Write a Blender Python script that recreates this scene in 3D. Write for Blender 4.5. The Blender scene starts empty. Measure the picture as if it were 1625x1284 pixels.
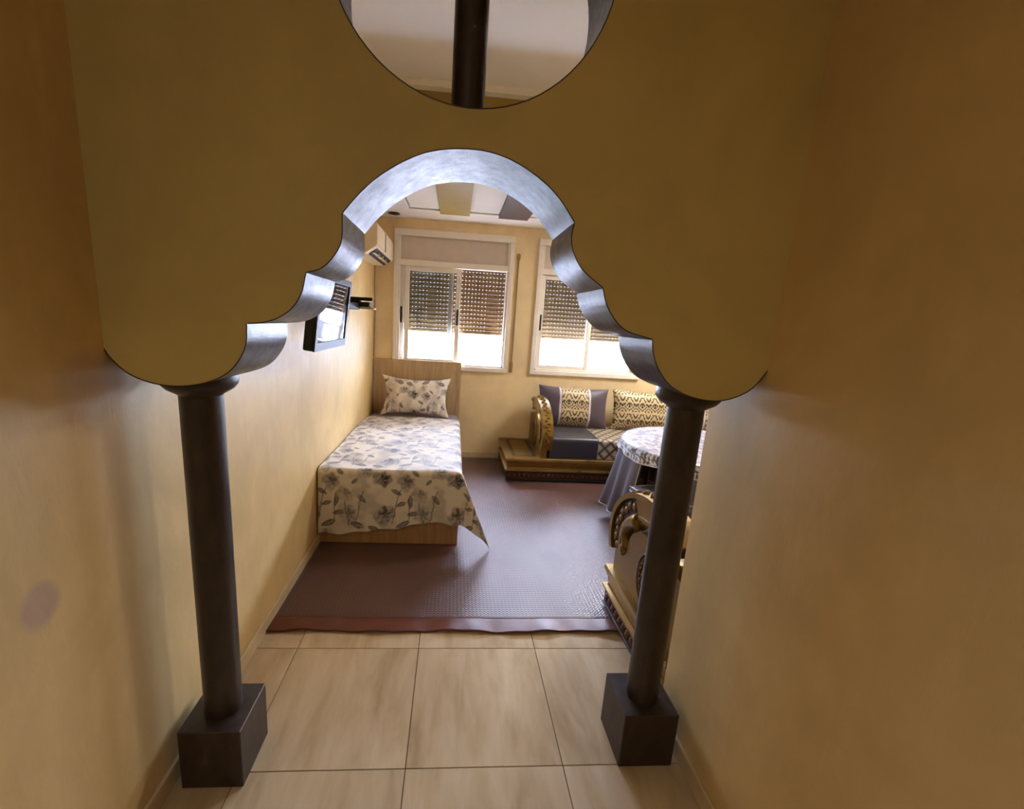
import bpy, bmesh, math, random
import numpy as np
from mathutils import Vector, Matrix
from mathutils.geometry import tessellate_polygon
random.seed(7)
rng = np.random.default_rng(5)
SC = bpy.context.scene
COL = SC.collection
PI = math.pi

# ------------------------------------------------------------------ camera
F, PITCH, YAW, ROLL = 681.1123, .1984, .0788, .0599
fwd = Vector((math.sin(YAW)*math.cos(PITCH), math.cos(YAW)*math.cos(PITCH), -math.sin(PITCH)))
rt = Vector((math.cos(YAW), -math.sin(YAW), 0)); up = rt.cross(fwd)
c_, s_ = math.cos(ROLL), math.sin(ROLL)
R_ = rt*c_ + up*s_; U_ = up*c_ - rt*s_
cd = bpy.data.cameras.new('camera'); cam = bpy.data.objects.new('camera', cd); COL.objects.link(cam)
cd.sensor_fit = 'HORIZONTAL'; cd.sensor_width = 36; cd.lens = F/1625*36
cd.shift_x = 43.8173/1625; cd.shift_y = 3.9208/1625; cd.clip_start = .02
M = Matrix(((R_.x, U_.x, -fwd.x), (R_.y, U_.y, -fwd.y), (R_.z, U_.z, -fwd.z))).to_4x4()
M.translation = (0, 0, 1.65); cam.matrix_world = M
SC.camera = cam

# ------------------------------------------------------------------ world, light, exposure
W = bpy.data.worlds.new('sky'); SC.world = W; W.use_nodes = True
bg = W.node_tree.nodes['Background']
bg.inputs['Color'].default_value = (.64, .73, 1, 1); bg.inputs['Strength'].default_value = 20
SC.view_settings.view_transform = 'Standard'; SC.view_settings.look = 'None'
SC.view_settings.gamma = 1; SC.view_settings.use_curve_mapping = False
SC.view_settings.exposure = 2.78
def area(name, loc, rot, sx, sy, power, color=(1, 1, 1), portal=False):
    l = bpy.data.lights.new(name, 'AREA'); l.shape = 'RECTANGLE'; l.size = sx; l.size_y = sy
    l.energy = power; l.color = color
    o = bpy.data.objects.new(name, l); o.location = loc; o.rotation_euler = rot; COL.objects.link(o)
    if portal: l.cycles.is_portal = True
    return o
area('window_portal', (-.02, 5.2, 1.67), (-PI/2, 0, 0), 1.16, 1.2, 1, portal=True)
area('window_portal', (1.57, 5.2, 1.67), (-PI/2, 0, 0), 1.2, 1.2, 1, portal=True)
area('corridor_fill', (-.5, -1.6, 2.93), (0, 0, 0), .5, .5, 1.9, (.95, 1, .88))  # added fill light behind the camera, no fixture, lifts the corridor side
area('room_fill', (2.5, 4.1, 2.655), (0, 0, 0), .6, .6, 11, (1, .97, .93))  # unseen fill added above the sofas to brighten the room, no real lamp
try:
    SC.cycles.max_bounces = 12; SC.cycles.diffuse_bounces = 8; SC.cycles.glossy_bounces = 5
    SC.cycles.sample_clamp_indirect = 4; SC.cycles.sample_clamp_direct = 1.3; SC.cycles.use_denoising = True
    SC.cycles.transparent_max_bounces = 12
except Exception: pass

# ------------------------------------------------------------------ helpers
def srgb(r, g, b):
    f = lambda c: (c/255/12.92) if c/255 <= .04045 else ((c/255+.055)/1.055)**2.4
    return (f(r), f(g), f(b), 1)

def link(name, me, m=None, parent=None):
    o = bpy.data.objects.new(name, me); COL.objects.link(o)
    if m is not None:
        for mm in (m if isinstance(m, (list, tuple)) else [m]): me.materials.append(mm)
    if parent is not None: o.parent = parent
    return o

def empty(name, loc=(0, 0, 0), rz=0):
    o = bpy.data.objects.new(name, None); COL.objects.link(o); o.location = loc; o.rotation_euler = (0, 0, rz)
    o.empty_display_size = .1
    return o

def tag(o, label=None, cat=None, group=None, kind=None):
    if label: o['label'] = label
    if cat: o['category'] = cat
    if group: o['group'] = group
    if kind: o['kind'] = kind
    return o

def mesh(name, V, Fc, smooth=False):
    me = bpy.data.meshes.new(name); me.from_pydata([tuple(v) for v in V], [], [tuple(f) for f in Fc]); me.update()
    if smooth: me.polygons.foreach_set('use_smooth', [True]*len(me.polygons))
    return me

class MB:
    """collects shapes into one mesh"""
    def __init__(s): s.b = bmesh.new()
    def box(s, x0, x1, y0, y1, z0, z1, bev=0, seg=1):
        t = bmesh.new(); bmesh.ops.create_cube(t, size=1)
        for v in t.verts:
            v.co = Vector(((x0+x1)/2+v.co.x*(x1-x0), (y0+y1)/2+v.co.y*(y1-y0), (z0+z1)/2+v.co.z*(z1-z0)))
        if bev: bmesh.ops.bevel(t, geom=t.edges[:], offset=bev, segments=seg, affect='EDGES', profile=.5)
        s.add(t); return s
    def add(s, t, mat=None):
        if mat is not None: bmesh.ops.transform(t, matrix=mat, verts=t.verts)
        me = bpy.data.meshes.new('tmp'); t.to_mesh(me); t.free(); s.b.from_mesh(me); bpy.data.meshes.remove(me)
    def lathe(s, prof, c=(0, 0, 0), n=32, axis='Z', scale=(1, 1, 1), caps=True):
        t = bmesh.new(); rings = []
        for r, h in prof:
            ring = []
            for k in range(n):
                a = 2*PI*k/n; p = (r*math.cos(a), r*math.sin(a), h)
                if axis == 'X': p = (h, p[0], p[1])
                if axis == 'Y': p = (p[0], h, p[1])
                ring.append(t.verts.new((c[0]+p[0]*scale[0], c[1]+p[1]*scale[1], c[2]+p[2]*scale[2])))
            rings.append(ring)
        for a, b in zip(rings, rings[1:]):
            for k in range(n): t.faces.new((a[k], a[(k+1) % n], b[(k+1) % n], b[k]))
        if caps:
            t.faces.new(rings[0][::-1]); t.faces.new(rings[-1])
        bmesh.ops.recalc_face_normals(t, faces=t.faces)
        s.add(t); return s
    def ball(s, c, r, sc=(1, 1, 1), n=14):
        t = bmesh.new(); bmesh.ops.create_uvsphere(t, u_segments=n, v_segments=n//2+1, radius=r)
        for v in t.verts: v.co = Vector((c[0]+v.co.x*sc[0], c[1]+v.co.y*sc[1], c[2]+v.co.z*sc[2]))
        s.add(t); return s
    def tube(s, pts, r, n=8, closed=False):
        t = bmesh.new(); P = [Vector(p) for p in pts]; m = len(P); rings = []
        rr = r if isinstance(r, (list, tuple)) else [r]*m
        ref = None
        for i in range(m):
            if closed: d = P[(i+1) % m]-P[i-1]
            else: d = P[min(i+1, m-1)]-P[max(i-1, 0)]
            d.normalize()
            if ref is None: ref = d.orthogonal().normalized()
            ref = (ref-d*ref.dot(d)).normalized(); q = d.cross(ref)
            rings.append([t.verts.new(P[i]+(ref*math.cos(2*PI*k/n)+q*math.sin(2*PI*k/n))*rr[i]) for k in range(n)])
        for i in range(m if closed else m-1):
            a, b = rings[i], rings[(i+1) % m]
            for k in range(n): t.faces.new((a[k], a[(k+1) % n], b[(k+1) % n], b[k]))
        if not closed: t.faces.new(rings[0][::-1]); t.faces.new(rings[-1])
        s.add(t); return s
    def prism(s, poly, plane, a, b, holes=()):
        """extrude a 2D outline: plane 'XZ' (a..b along y), 'YZ' (along x), 'XY' (along z)"""
        loops = [list(poly)]+[list(h) for h in holes]
        allp = [p for l in loops for p in l]
        tri = tessellate_polygon([[Vector((p[0], p[1], 0)) for p in l] for l in loops])
        def P(p, w):
            return {'XZ': (p[0], w, p[1]), 'YZ': (w, p[0], p[1]), 'XY': (p[0], p[1], w)}[plane]
        fa = a if callable(a) else (lambda p: a); fb = b if callable(b) else (lambda p: b)
        t = bmesh.new()
        A = [t.verts.new(P(p, fa(p))) for p in allp]; B = [t.verts.new(P(p, fb(p))) for p in allp]
        for f in tri:
            try: t.faces.new([A[i] for i in f]); t.faces.new([B[i] for i in f][::-1])
            except ValueError: pass
        k = 0
        for l in loops:
            n = len(l)
            for i in range(n): t.faces.new((A[k+i], A[k+(i+1) % n], B[k+(i+1) % n], B[k+i]))
            k += n
        bmesh.ops.recalc_face_normals(t, faces=t.faces)
        s.add(t); return s
    def build(s, name, m, parent=None, smooth=False, angle=None):
        me = bpy.data.meshes.new(name); s.b.to_mesh(me); s.b.free()
        o = link(name, me, m, parent)
        if smooth or angle is not None:
            me.polygons.foreach_set('use_smooth', [True]*len(me.polygons))
            if angle is not None: me.set_sharp_from_angle(angle=angle)
        return o

def grid_sheet(name, nu, nv, fn, m, parent=None, thick=0, colfn=None, smooth=True, closed_v=False):
    """fn(U,V)->(X,Y,Z) arrays with U,V in 0..1; colfn(U,V)->(n,3) linear colours stored as 'Col'"""
    U, Vv = np.meshgrid(np.linspace(0, 1, nu), np.linspace(0, 1, nv), indexing='ij')
    X, Y, Z = fn(U, Vv)
    co = np.stack([X, Y, Z], -1).reshape(-1, 3)
    idx = np.arange(nu*nv).reshape(nu, nv)
    q = np.stack([idx[:-1, :-1], idx[1:, :-1], idx[1:, 1:], idx[:-1, 1:]], -1).reshape(-1, 4)
    n = len(co)
    me = bpy.data.meshes.new(name)
    me.vertices.add(n); me.vertices.foreach_set('co', co.ravel())
    me.loops.add(len(q)*4); me.loops.foreach_set('vertex_index', q.ravel())
    me.polygons.add(len(q)); me.polygons.foreach_set('loop_start', np.arange(len(q))*4)
    me.update(calc_edges=True)
    if smooth: me.polygons.foreach_set('use_smooth', np.ones(len(q), bool))
    if colfn is not None:
        C = colfn(U, Vv).reshape(-1, 3)
        at = me.color_attributes.new('Col', 'FLOAT_COLOR', 'POINT')
        at.data.foreach_set('color', np.concatenate([C, np.ones((n, 1))], 1).astype(np.float32).ravel())
    o = link(name, me, m, parent)
    if thick:
        md = o.modifiers.new('thickness', 'SOLIDIFY'); md.thickness = thick; md.offset = 0
    return o

def cr(P, n=6):
    """Catmull-Rom through points"""
    P = [Vector(p) for p in P]; out = []
    for i in range(len(P)-1):
        p0 = P[i-1] if i else P[0]*2-P[1]
        p1, p2 = P[i], P[i+1]
        p3 = P[i+2] if i+2 < len(P) else P[-1]*2-P[-2]
        for k in range(n):
            t = k/n
            out.append(.5*((2*p1)+(p2-p0)*t+(2*p0-5*p1+4*p2-p3)*t*t+(-p0+3*p1-3*p2+p3)*t**3))
    out.append(P[-1]); return out

# ------------------------------------------------------------------ materials
class NT:
    def __init__(s, name):
        s.m = bpy.data.materials.new(name); s.m.use_nodes = True; s.t = s.m.node_tree
        s.p = s.t.nodes['Principled BSDF']; s.out = s.t.nodes['Material Output']
    def n(s, typ, **kw):
        nd = s.t.nodes.new(typ)
        for k, v in kw.items():
            if k in nd.inputs: nd.inputs[k].default_value = v
            else: setattr(nd, k, v)
        return nd
    def l(s, a, b): s.t.links.new(a, b)
    def coord(s, kind='Object', scale=(1, 1, 1), rot=(0, 0, 0)):
        c = s.n('ShaderNodeTexCoord'); m = s.n('ShaderNodeMapping'); m.inputs['Scale'].default_value = scale
        m.inputs['Rotation'].default_value = rot
        s.l(c.outputs[kind], m.inputs['Vector']); return m.outputs['Vector']
    def noise(s, vec, scale, detail=4, rough=.5, dist=0):
        n = s.n('ShaderNodeTexNoise', Scale=scale, Detail=detail, Roughness=rough, Distortion=dist)
        s.l(vec, n.inputs['Vector']); return n.outputs['Fac']
    def ramp(s, fac, stops):
        r = s.n('ShaderNodeValToRGB'); e = r.color_ramp.elements
        while len(e) < len(stops): e.new(.5)
        for k, (p, c) in enumerate(stops): e[k].position = p; e[k].color = c if len(c) == 4 else (*c, 1)
        s.l(fac, r.inputs['Fac']); return r.outputs['Color']
    def mix(s, fac, a, b, mode='MIX'):
        m = s.n('ShaderNodeMix', data_type='RGBA', blend_type=mode)
        for i, v in ((0, fac), (6, a), (7, b)):
            if hasattr(v, 'is_output'): s.l(v, m.inputs[i])
            else: m.inputs[i].default_value = v
        return m.outputs[2]
    def math(s, op, a, b=0.0):
        m = s.n('ShaderNodeMath', operation=op)
        for i, v in ((0, a), (1, b)):
            if hasattr(v, 'is_output'): s.l(v, m.inputs[i])
            else: m.inputs[i].default_value = v
        return m.outputs[0]
    def maprange(s, v, a, b, c, d):
        m = s.n('ShaderNodeMapRange'); m.inputs['From Min'].default_value = a; m.inputs['From Max'].default_value = b
        m.inputs['To Min'].default_value = c; m.inputs['To Max'].default_value = d; s.l(v, m.inputs['Value']); return m.outputs[0]
    def bump(s, h, strength=.2, dist=.01):
        b = s.n('ShaderNodeBump', Strength=strength, Distance=dist); s.l(h, b.inputs['Height'])
        s.l(b.outputs['Normal'], s.p.inputs['Normal']); return b
    def base(s, v):
        if hasattr(v, 'is_output'): s.l(v, s.p.inputs['Base Color'])
        else: s.p.inputs['Base Color'].default_value = v
    def setp(s, **kw):
        for k, v in kw.items():
            k = k.replace('_', ' ')
            if hasattr(v, 'is_output'): s.l(v, s.p.inputs[k])
            else: s.p.inputs[k].default_value = v

def plain(name, col, rough=.5, metal=0, spec=.5, var=.06, vs=12, bump=0, bs=60):
    t = NT(name); v = t.coord()
    n = t.noise(v, vs, 3)
    a = tuple(c*(1-var*1.5) for c in col[:3])+(1,); b = tuple(min(1, c*(1+var*1.5)) for c in col[:3])+(1,)
    t.base(t.ramp(n, [(.3, a), (.7, b)])); t.setp(Roughness=rough, Metallic=metal)
    t.p.inputs['Specular IOR Level'].default_value = spec
    if bump: t.bump(t.noise(v, bs, 3), bump, .003)
    return t.m

def wall_mat(name, col, streak=.10, rough=(.36, .6), stain=None):
    """waxed ochre plaster: cloudy tint, drips and scuffs, satin gloss"""
    t = NT(name); v = t.coord()
    cloud = t.noise(v, 1.7, 5, .6, .4)
    fine = t.noise(t.coord(scale=(1, 1, .35)), 14, 5, .65)
    c0 = tuple(c*(1-.16) for c in col[:3])+(1,); c1 = tuple(min(1, c*1.12) for c in col[:3])+(1,)
    a = t.ramp(cloud, [(.3, c0), (.7, c1)])
    pale = tuple(min(1, c*1.15+.03) for c in col[:3])+(1,)
    f = t.maprange(fine, .5, .8, 0, streak*3)
    c = t.mix(f, a, pale)
    if stain:   # grey rubbed patch and damp scuffs with edges of their own
        sp = t.n('ShaderNodeSeparateXYZ'); t.l(v, sp.inputs[0])
        wob = t.math('MULTIPLY', t.math('SUBTRACT', t.noise(v, 16, 3), .5), .9)
        for (sy, sz, ry, rz, amt) in stain:
            e1 = t.math('POWER', t.math('DIVIDE', t.math('SUBTRACT', sp.outputs[1], sy), ry), 2.0)
            e2 = t.math('POWER', t.math('DIVIDE', t.math('SUBTRACT', sp.outputs[2], sz), rz), 2.0)
            k = t.maprange(t.math('ADD', t.math('ADD', e1, e2), wob), .5, 1.15, amt, 0)
            c = t.mix(k, c, srgb(176, 150, 132))
    t.base(c)
    dr = t.noise(t.coord(scale=(1, 1, .25)), 22, 6, .7, .6)
    t.setp(Roughness=t.maprange(dr, .35, .65, rough[0], rough[1]))
    t.p.inputs['Specular IOR Level'].default_value = .3
    t.bump(t.math('ADD', t.math('MULTIPLY', cloud, .8), t.math('MULTIPLY', dr, .35)), .22, .012)
    return t.m

OCHRE = srgb(210, 181, 126)
M_wall = wall_mat('ochre_plaster', OCHRE)
M_wall2 = wall_mat('ochre_plaster_room', srgb(222, 199, 156), rough=(.4, .6))
M_wall_left = wall_mat('ochre_plaster_stained', OCHRE, streak=.16, stain=[(.935, .955, .05, .062, .75), (1.9, 1.52, .35, .10, .35), (2.3, 1.40, .5, .10, .3), (1.15, 1.43, .12, .10, .35)])
M_panel = wall_mat('ochre_arch_face', srgb(195, 174, 110), streak=.04, rough=(.5, .65))

def dark_metal():
    t = NT('dark_bronze_paint'); v = t.coord()
    n = t.noise(v, 6, 4, .6)
    t.base(t.ramp(n, [(.3, srgb(40, 31, 28)), (.75, srgb(68, 55, 50))]))
    sc = t.noise(t.coord(scale=(1, .12, 1)), 150, 3, .7)
    t.setp(Roughness=t.maprange(t.noise(v, 30, 4, .7), .3, .7, .28, .46), Metallic=.28)
    t.p.inputs['Specular IOR Level'].default_value = .42
    t.bump(t.math('ADD', t.math('MULTIPLY', sc, .5), t.math('MULTIPLY', t.noise(v, 9, 3), .9)), .25, .004)
    return t.m
M_bronze = dark_metal()

def dark_shaft():
    t = NT('dark_column_paint'); v = t.coord()
    n = t.noise(t.coord(scale=(1, 1, .4)), 16, 5, .7)
    t.base(t.ramp(n, [(.35, srgb(42, 31, 24)), (.62, srgb(60, 47, 38)), (.8, srgb(84, 68, 55))]))
    t.setp(Roughness=t.maprange(n, .3, .7, .3, .5)); t.p.inputs['Specular IOR Level'].default_value = .45
    t.bump(t.noise(v, 60, 4, .6), .25, .003)
    return t.m
M_shaft = dark_shaft()

def tile_mat():
    t = NT('veined_floor_tile'); v = t.coord(scale=(1, .22, 1))
    oi = t.n('ShaderNodeObjectInfo'); ad = t.n('ShaderNodeVectorMath', operation='ADD')
    mul = t.n('ShaderNodeVectorMath', operation='SCALE'); mul.inputs['Scale'].default_value = 9
    cx = t.n('ShaderNodeCombineXYZ'); t.l(oi.outputs['Random'], cx.inputs[0]); t.l(oi.outputs['Random'], cx.inputs[1])
    t.l(cx.outputs[0], mul.inputs[0]); t.l(mul.outputs[0], ad.inputs[0]); t.l(v, ad.inputs[1])
    n = t.noise(ad.outputs[0], 7, 5, .55, .6); n2 = t.noise(ad.outputs[0], 26, 4, .6)
    f = t.math('ADD', t.math('MULTIPLY', n, .8), t.math('MULTIPLY', n2, .2))
    t.base(t.ramp(f, [(.32, srgb(176, 152, 118)), (.5, srgb(198, 177, 146)), (.68, srgb(214, 196, 168))]))
    t.setp(Roughness=t.maprange(n2, .3, .7, .12, .22))
    return t.m
M_tile = tile_mat()
M_grout = plain('dark_grout', srgb(112, 92, 66), .9)
M_skirt = plain('cream_skirting_tile', srgb(206, 186, 150), .3)
M_white = plain('white_aluminium', srgb(226, 218, 206), .35, var=.02)
M_ceilwhite = plain('white_ceiling_paint', srgb(226, 220, 212), .7, var=.015, vs=3)
M_ceilochre = plain('ochre_ceiling_panel', srgb(148, 124, 58), .45, var=.05, vs=4)
M_ceilbrown = plain('brown_ceiling_panel', srgb(78, 60, 54), .45, var=.05)
M_black = plain('black_plastic', srgb(12, 10, 10), .55, var=.05)
M_acwhite = plain('aged_white_plastic', srgb(226, 208, 176), .4, var=.02)
M_shutter = plain('brown_shutter', srgb(108, 82, 44), .5, var=.06)
M_strap = plain('tan_shutter_strap', srgb(140, 112, 66), .8)
M_rail = plain('painted_railing', srgb(42, 40, 42), .9, spec=.1)
M_post = plain('grey_post_paint', srgb(60, 58, 60), .9, spec=.1)
M_facade = plain('white_facade_render', srgb(225, 225, 225), .9, var=.02)
M_street = plain('pale_street', srgb(150, 148, 145), .9)

def wood_mat(name, c0, c1, ax='Z'):
    sc = {'Z': (9, 9, .6), 'X': (.6, 9, 9)}[ax]
    t = NT(name); v = t.coord(scale=sc)
    n = t.noise(v, 3.2, 6, .6, .5); n2 = t.noise(v, 14, 4, .7)
    f = t.math('ADD', t.math('MULTIPLY', n, .7), t.math('MULTIPLY', n2, .3))
    t.base(t.ramp(f, [(.3, c0), (.7, c1)])); t.setp(Roughness=.45)
    t.bump(n2, .08, .002); return t.m
M_wood = wood_mat('oak_laminate', srgb(150, 122, 86), srgb(196, 168, 128))
M_darkwood = plain('dark_table_wood', srgb(48, 30, 20), .4)

def gold_mat(name, c, metal=.75, rough=.33):
    t = NT(name); v = t.coord(); n = t.noise(v, 9, 5, .6)
    t.base(t.ramp(n, [(.3, tuple(x*.72 for x in c[:3])+(1,)), (.7, c)]))
    t.setp(Metallic=metal, Roughness=t.maprange(n, .3, .7, rough-.06, rough+.12)); t.bump(t.noise(v, 40, 3), .1, .003)
    return t.m
M_gold = gold_mat('antique_gold_paint', srgb(142, 111, 50), .7, .36)
M_goldbright = gold_mat('bright_gold_edging', srgb(186, 154, 96), .75, .3)
M_goldcarve = gold_mat('worn_gold_carving', srgb(130, 100, 60), .6, .42)
M_golddark = plain('dark_brown_recess', srgb(44, 28, 18), .5)

def carpet_mat():
    """woven plastic mat: maroon brown, zigzag weave, soft sheen"""
    t = NT('maroon_woven_mat'); c = t.n('ShaderNodeTexCoord'); sp = t.n('ShaderNodeSeparateXYZ'); t.l(c.outputs['Object'], sp.inputs[0])
    x, y = sp.outputs[0], sp.outputs[1]
    zig = t.math('PINGPONG', x, .011)
    a = t.math('SINE', t.math('MULTIPLY', t.math('ADD', y, zig), 2*PI/.019))
    b = t.math('SINE', t.math('MULTIPLY', x, 2*PI/.022))
    h = t.math('ADD', t.math('MULTIPLY', a, .6), t.math('MULTIPLY', b, .25))
    n = t.noise(c.outputs['Object'], 2.2, 4, .6)
    base = t.ramp(n, [(.3, srgb(70, 33, 21)), (.7, srgb(94, 48, 33))])
    f = t.maprange(a, -1, 1, 0, .5)
    t.base(t.mix(f, base, srgb(62, 32, 23)))
    t.setp(Roughness=t.maprange(t.noise(t.coord(scale=(1, .4, 1)), 5, 4), .3, .7, .36, .5))
    t.p.inputs['Specular IOR Level'].default_value = .75
    t.p.inputs['Coat Weight'].default_value = .1; t.p.inputs['Coat Roughness'].default_value = .42
    t.p.inputs['Sheen Weight'].default_value = .15
    t.bump(h, .35, .004); return t.m
M_carpet = carpet_mat()
M_carpetedge = plain('maroon_mat_binding', srgb(98, 48, 32), .4, var=.1)

def col_mat(name, rough=.8, bumps=.2, bs=300, sheen=0, spec=.3):
    t = NT(name); a = t.n('ShaderNodeVertexColor', layer_name='Col'); t.base(a.outputs['Color'])
    t.setp(Roughness=rough); t.p.inputs['Specular IOR Level'].default_value = spec
    t.p.inputs['Sheen Weight'].default_value = sheen
    n1 = t.noise(t.coord(), bs, 2); n2 = t.noise(t.coord(), 7, 3)
    t.bump(t.math('ADD', t.math('MULTIPLY', n1, .25), n2), bumps, .006); return t.m
M_floral = col_mat('floral_print_cotton', .62, .35, 160, .1, .4)
M_damask = col_mat('damask_brocade', .5, .15, 200, .1, .5)
M_seat = col_mat('diamond_brocade', .5, .15, 200, .1, .5)
M_lace = col_mat('lilac_table_brocade', .35, .2, 120, 0, .6)

def satin(name, c, rough=.3, sheen=.3):
    t = NT(name); v = t.coord(scale=(1, 1, .3)); n = t.noise(v, 10, 4, .6)
    t.base(t.ramp(n, [(.3, tuple(x*.75 for x in c[:3])+(1,)), (.7, c)])); t.setp(Roughness=rough)
    t.p.inputs['Sheen Weight'].default_value = sheen
    t.p.inputs['Specular IOR Level'].default_value = .7
    t.bump(n, .2, .01); return t.m
M_satin = satin('grey_lilac_satin', srgb(88, 84, 98), .28, .15)
M_purple = satin('dark_plum_satin', srgb(46, 40, 48), .4, .15)
M_sheet = satin('lilac_bed_sheet', srgb(150, 140, 158), .6, .1)
M_trimw = plain('silver_white_piping', srgb(180, 176, 180), .4)
M_screen = plain('glossy_screen', srgb(10, 10, 12), .04, spec=.9, var=.02)

def glass_mat():
    m = bpy.data.materials.new('window_glass'); m.use_nodes = True; nt = m.node_tree
    for n in list(nt.nodes): nt.nodes.remove(n)
    o = nt.nodes.new('ShaderNodeOutputMaterial'); mx = nt.nodes.new('ShaderNodeMixShader')
    tr = nt.nodes.new('ShaderNodeBsdfTransparent'); tr.inputs[0].default_value = (.93, .95, .95, 1)
    gl = nt.nodes.new('ShaderNodeBsdfGlossy'); gl.inputs['Roughness'].default_value = .01
    fr = nt.nodes.new('ShaderNodeFresnel'); fr.inputs[0].default_value = 1.5
    nt.links.new(fr.outputs[0], mx.inputs[0]); nt.links.new(tr.outputs[0], mx.inputs[1]); nt.links.new(gl.outputs[0], mx.inputs[2])
    nt.links.new(mx.outputs[0], o.inputs[0]); return m
M_glass = glass_mat()

# ------------------------------------------------------------------ the shell
XL, XR, YB, XE = -.914, .955, 5.02, 3.9
def struct(o): o['kind'] = 'structure'; return o
def shell(name, *boxes, m=M_wall):
    b = MB()
    for x in boxes: b.box(*x)
    return struct(b.build(name, m))
shell('wall_left', (XL-.12, XL, -3.0, YB+.22, -.1, 3.0), m=M_wall_left)
shell('wall_right', (XR, XR+.14, -3.0, 1.50, -.1, 3.0))
shell('wall_behind', (XL-.12, XR+.14, -3.12, -3.0, -.1, 3.0))
shell('wall_front', (XR+.14, XE, 1.36, 1.50, -.1, 3.0), m=M_wall2)
shell('wall_far_right', (XE, XE+.12, 1.36, YB+.22, -.1, 3.0), m=M_wall2)
WZ0, WZ1 = 1.06, 2.58
W1 = (-.70, .63); W2 = (.904, 2.235)
b = MB(); rect = lambda x0, x1, z0, z1: [(x0, z0), (x1, z0), (x1, z1), (x0, z1)]
b.prism(rect(XL, XE, -.1, 3.0), 'XZ', YB, YB+.22, [rect(W1[0]+.03, W1[1]-.03, WZ0+.03, WZ1-.03), rect(W2[0]+.03, W2[1]-.03, WZ0+.03, WZ1-.03)])
struct(b.build('wall_back', M_wall2))
shell('ceiling_corridor', (XL, XR, -3.0, 1.3, 2.95, 3.0), m=M_ceilwhite)

# arch wall
SK = .0235
seg = [
 [(-.914, 1.520), (-.901, 1.497), (-.866, 1.461), (-.822, 1.439), (-.772, 1.429), (-.719, 1.430), (-.662, 1.443), (-.611, 1.469), (-.577, 1.509), (-.558, 1.552), (-.554, 1.605)],
 [(-.551, 1.606), (-.513, 1.611), (-.475, 1.624), (-.438, 1.651), (-.411, 1.693), (-.398, 1.746)],
 [(-.398, 1.747), (-.358, 1.761), (-.325, 1.795), (-.306, 1.836), (-.304, 1.901)],
 [(-.303, 1.902), (-.26, 1.953), (-.211, 1.998), (-.15, 2.038), (-.087, 2.066), (-.015, 2.080), (.059, 2.081), (.126, 2.067), (.196, 2.035), (.26, 1.989), (.313, 1.927)],
 [(.313, 1.925), (.309, 1.882), (.322, 1.842), (.352, 1.802), (.413, 1.760)],
 [(.414, 1.758), (.426, 1.721), (.454, 1.679), (.498, 1.645), (.577, 1.626)],
 [(.579, 1.623), (.586, 1.586), (.608, 1.541), (.649, 1.495), (.699, 1.469), (.752, 1.455), (.814, 1.452), (.872, 1.468), (.918, 1.498), (.955, 1.552)]]
curve = []
for s in seg:
    pts = [(p.x, p.y) for p in cr([(x, z, 0) for x, z in s], 5)]
    curve += pts
CC, CR = (.012, 2.532), .357
ztop = 2.95
a0 = math.asin((ztop-.02-CC[1])/CR) if ztop-.02 < CC[1]+CR else PI/2
circ = [(CC[0]+CR*math.cos(a), CC[1]+CR*math.sin(a)) for a in np.linspace(0, 2*PI, 73)[:-1]]
outline = curve+[(.955, 3.0), (-.914, 3.0)]
yf = lambda p: 1.22+SK*p[0]
yb_ = lambda p: 1.49+SK*.3*p[0]
b = MB(); b.prism(outline, 'XZ', yf, yb_, [circ])
arch = struct(b.build('wall_arch', M_panel)); arch['label'] = 'ochre plaster partition cut with a scalloped arch and a round opening above'
def reveal(pts, name, closed=False, off=.0022):
    """bronze painted lining of a cut edge, a thin strip just proud of the plaster"""
    n = len(pts); V = []; N = []
    for i in range(n):
        if closed: a, c = pts[i-1], pts[(i+1) % n]
        else: a, c = pts[max(0, i-1)], pts[min(n-1, i+1)]
        dx, dz = c[0]-a[0], c[1]-a[1]; L = math.hypot(dx, dz) or 1; N.append((dz/L, -dx/L))
    Fc = []
    for i, p in enumerate(pts):
        q = (p[0]+N[i][0]*off, p[1]+N[i][1]*off)
        V += [(q[0], yf(p)-.001, q[1]), (q[0], yb_(p)+.001, q[1]), (p[0]-N[i][0]*.0006, yb_(p)+.001, p[1]-N[i][1]*.0006), (p[0]-N[i][0]*.0006, yf(p)-.001, p[1]-N[i][1]*.0006)]
    for i in range(n if closed else n-1):
        a, c = i*4, ((i+1) % n)*4
        for k in range(4): Fc.append((a+k, a+(k+1) % 4, c+(k+1) % 4, c+k))
    if not closed: Fc += [(0, 1, 2, 3), (4*n-4, 4*n-3, 4*n-2, 4*n-1)]
    me = mesh(name, V, Fc); bm = bmesh.new(); bm.from_mesh(me); bmesh.ops.recalc_face_normals(bm, faces=bm.faces); bm.to_mesh(me); bm.free()
    me.polygons.foreach_set('use_smooth', [True]*len(me.polygons)); me.set_sharp_from_angle(angle=math.radians(35))
    return link(name, me, M_bronze, arch)
k = 0
for s in seg:
    n = (len(s)-1)*5+1; r = reveal(curve[k:k+n], 'arch_reveal'); k += n
reveal(circ[::-1], 'round_opening_reveal', closed=True)

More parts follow.
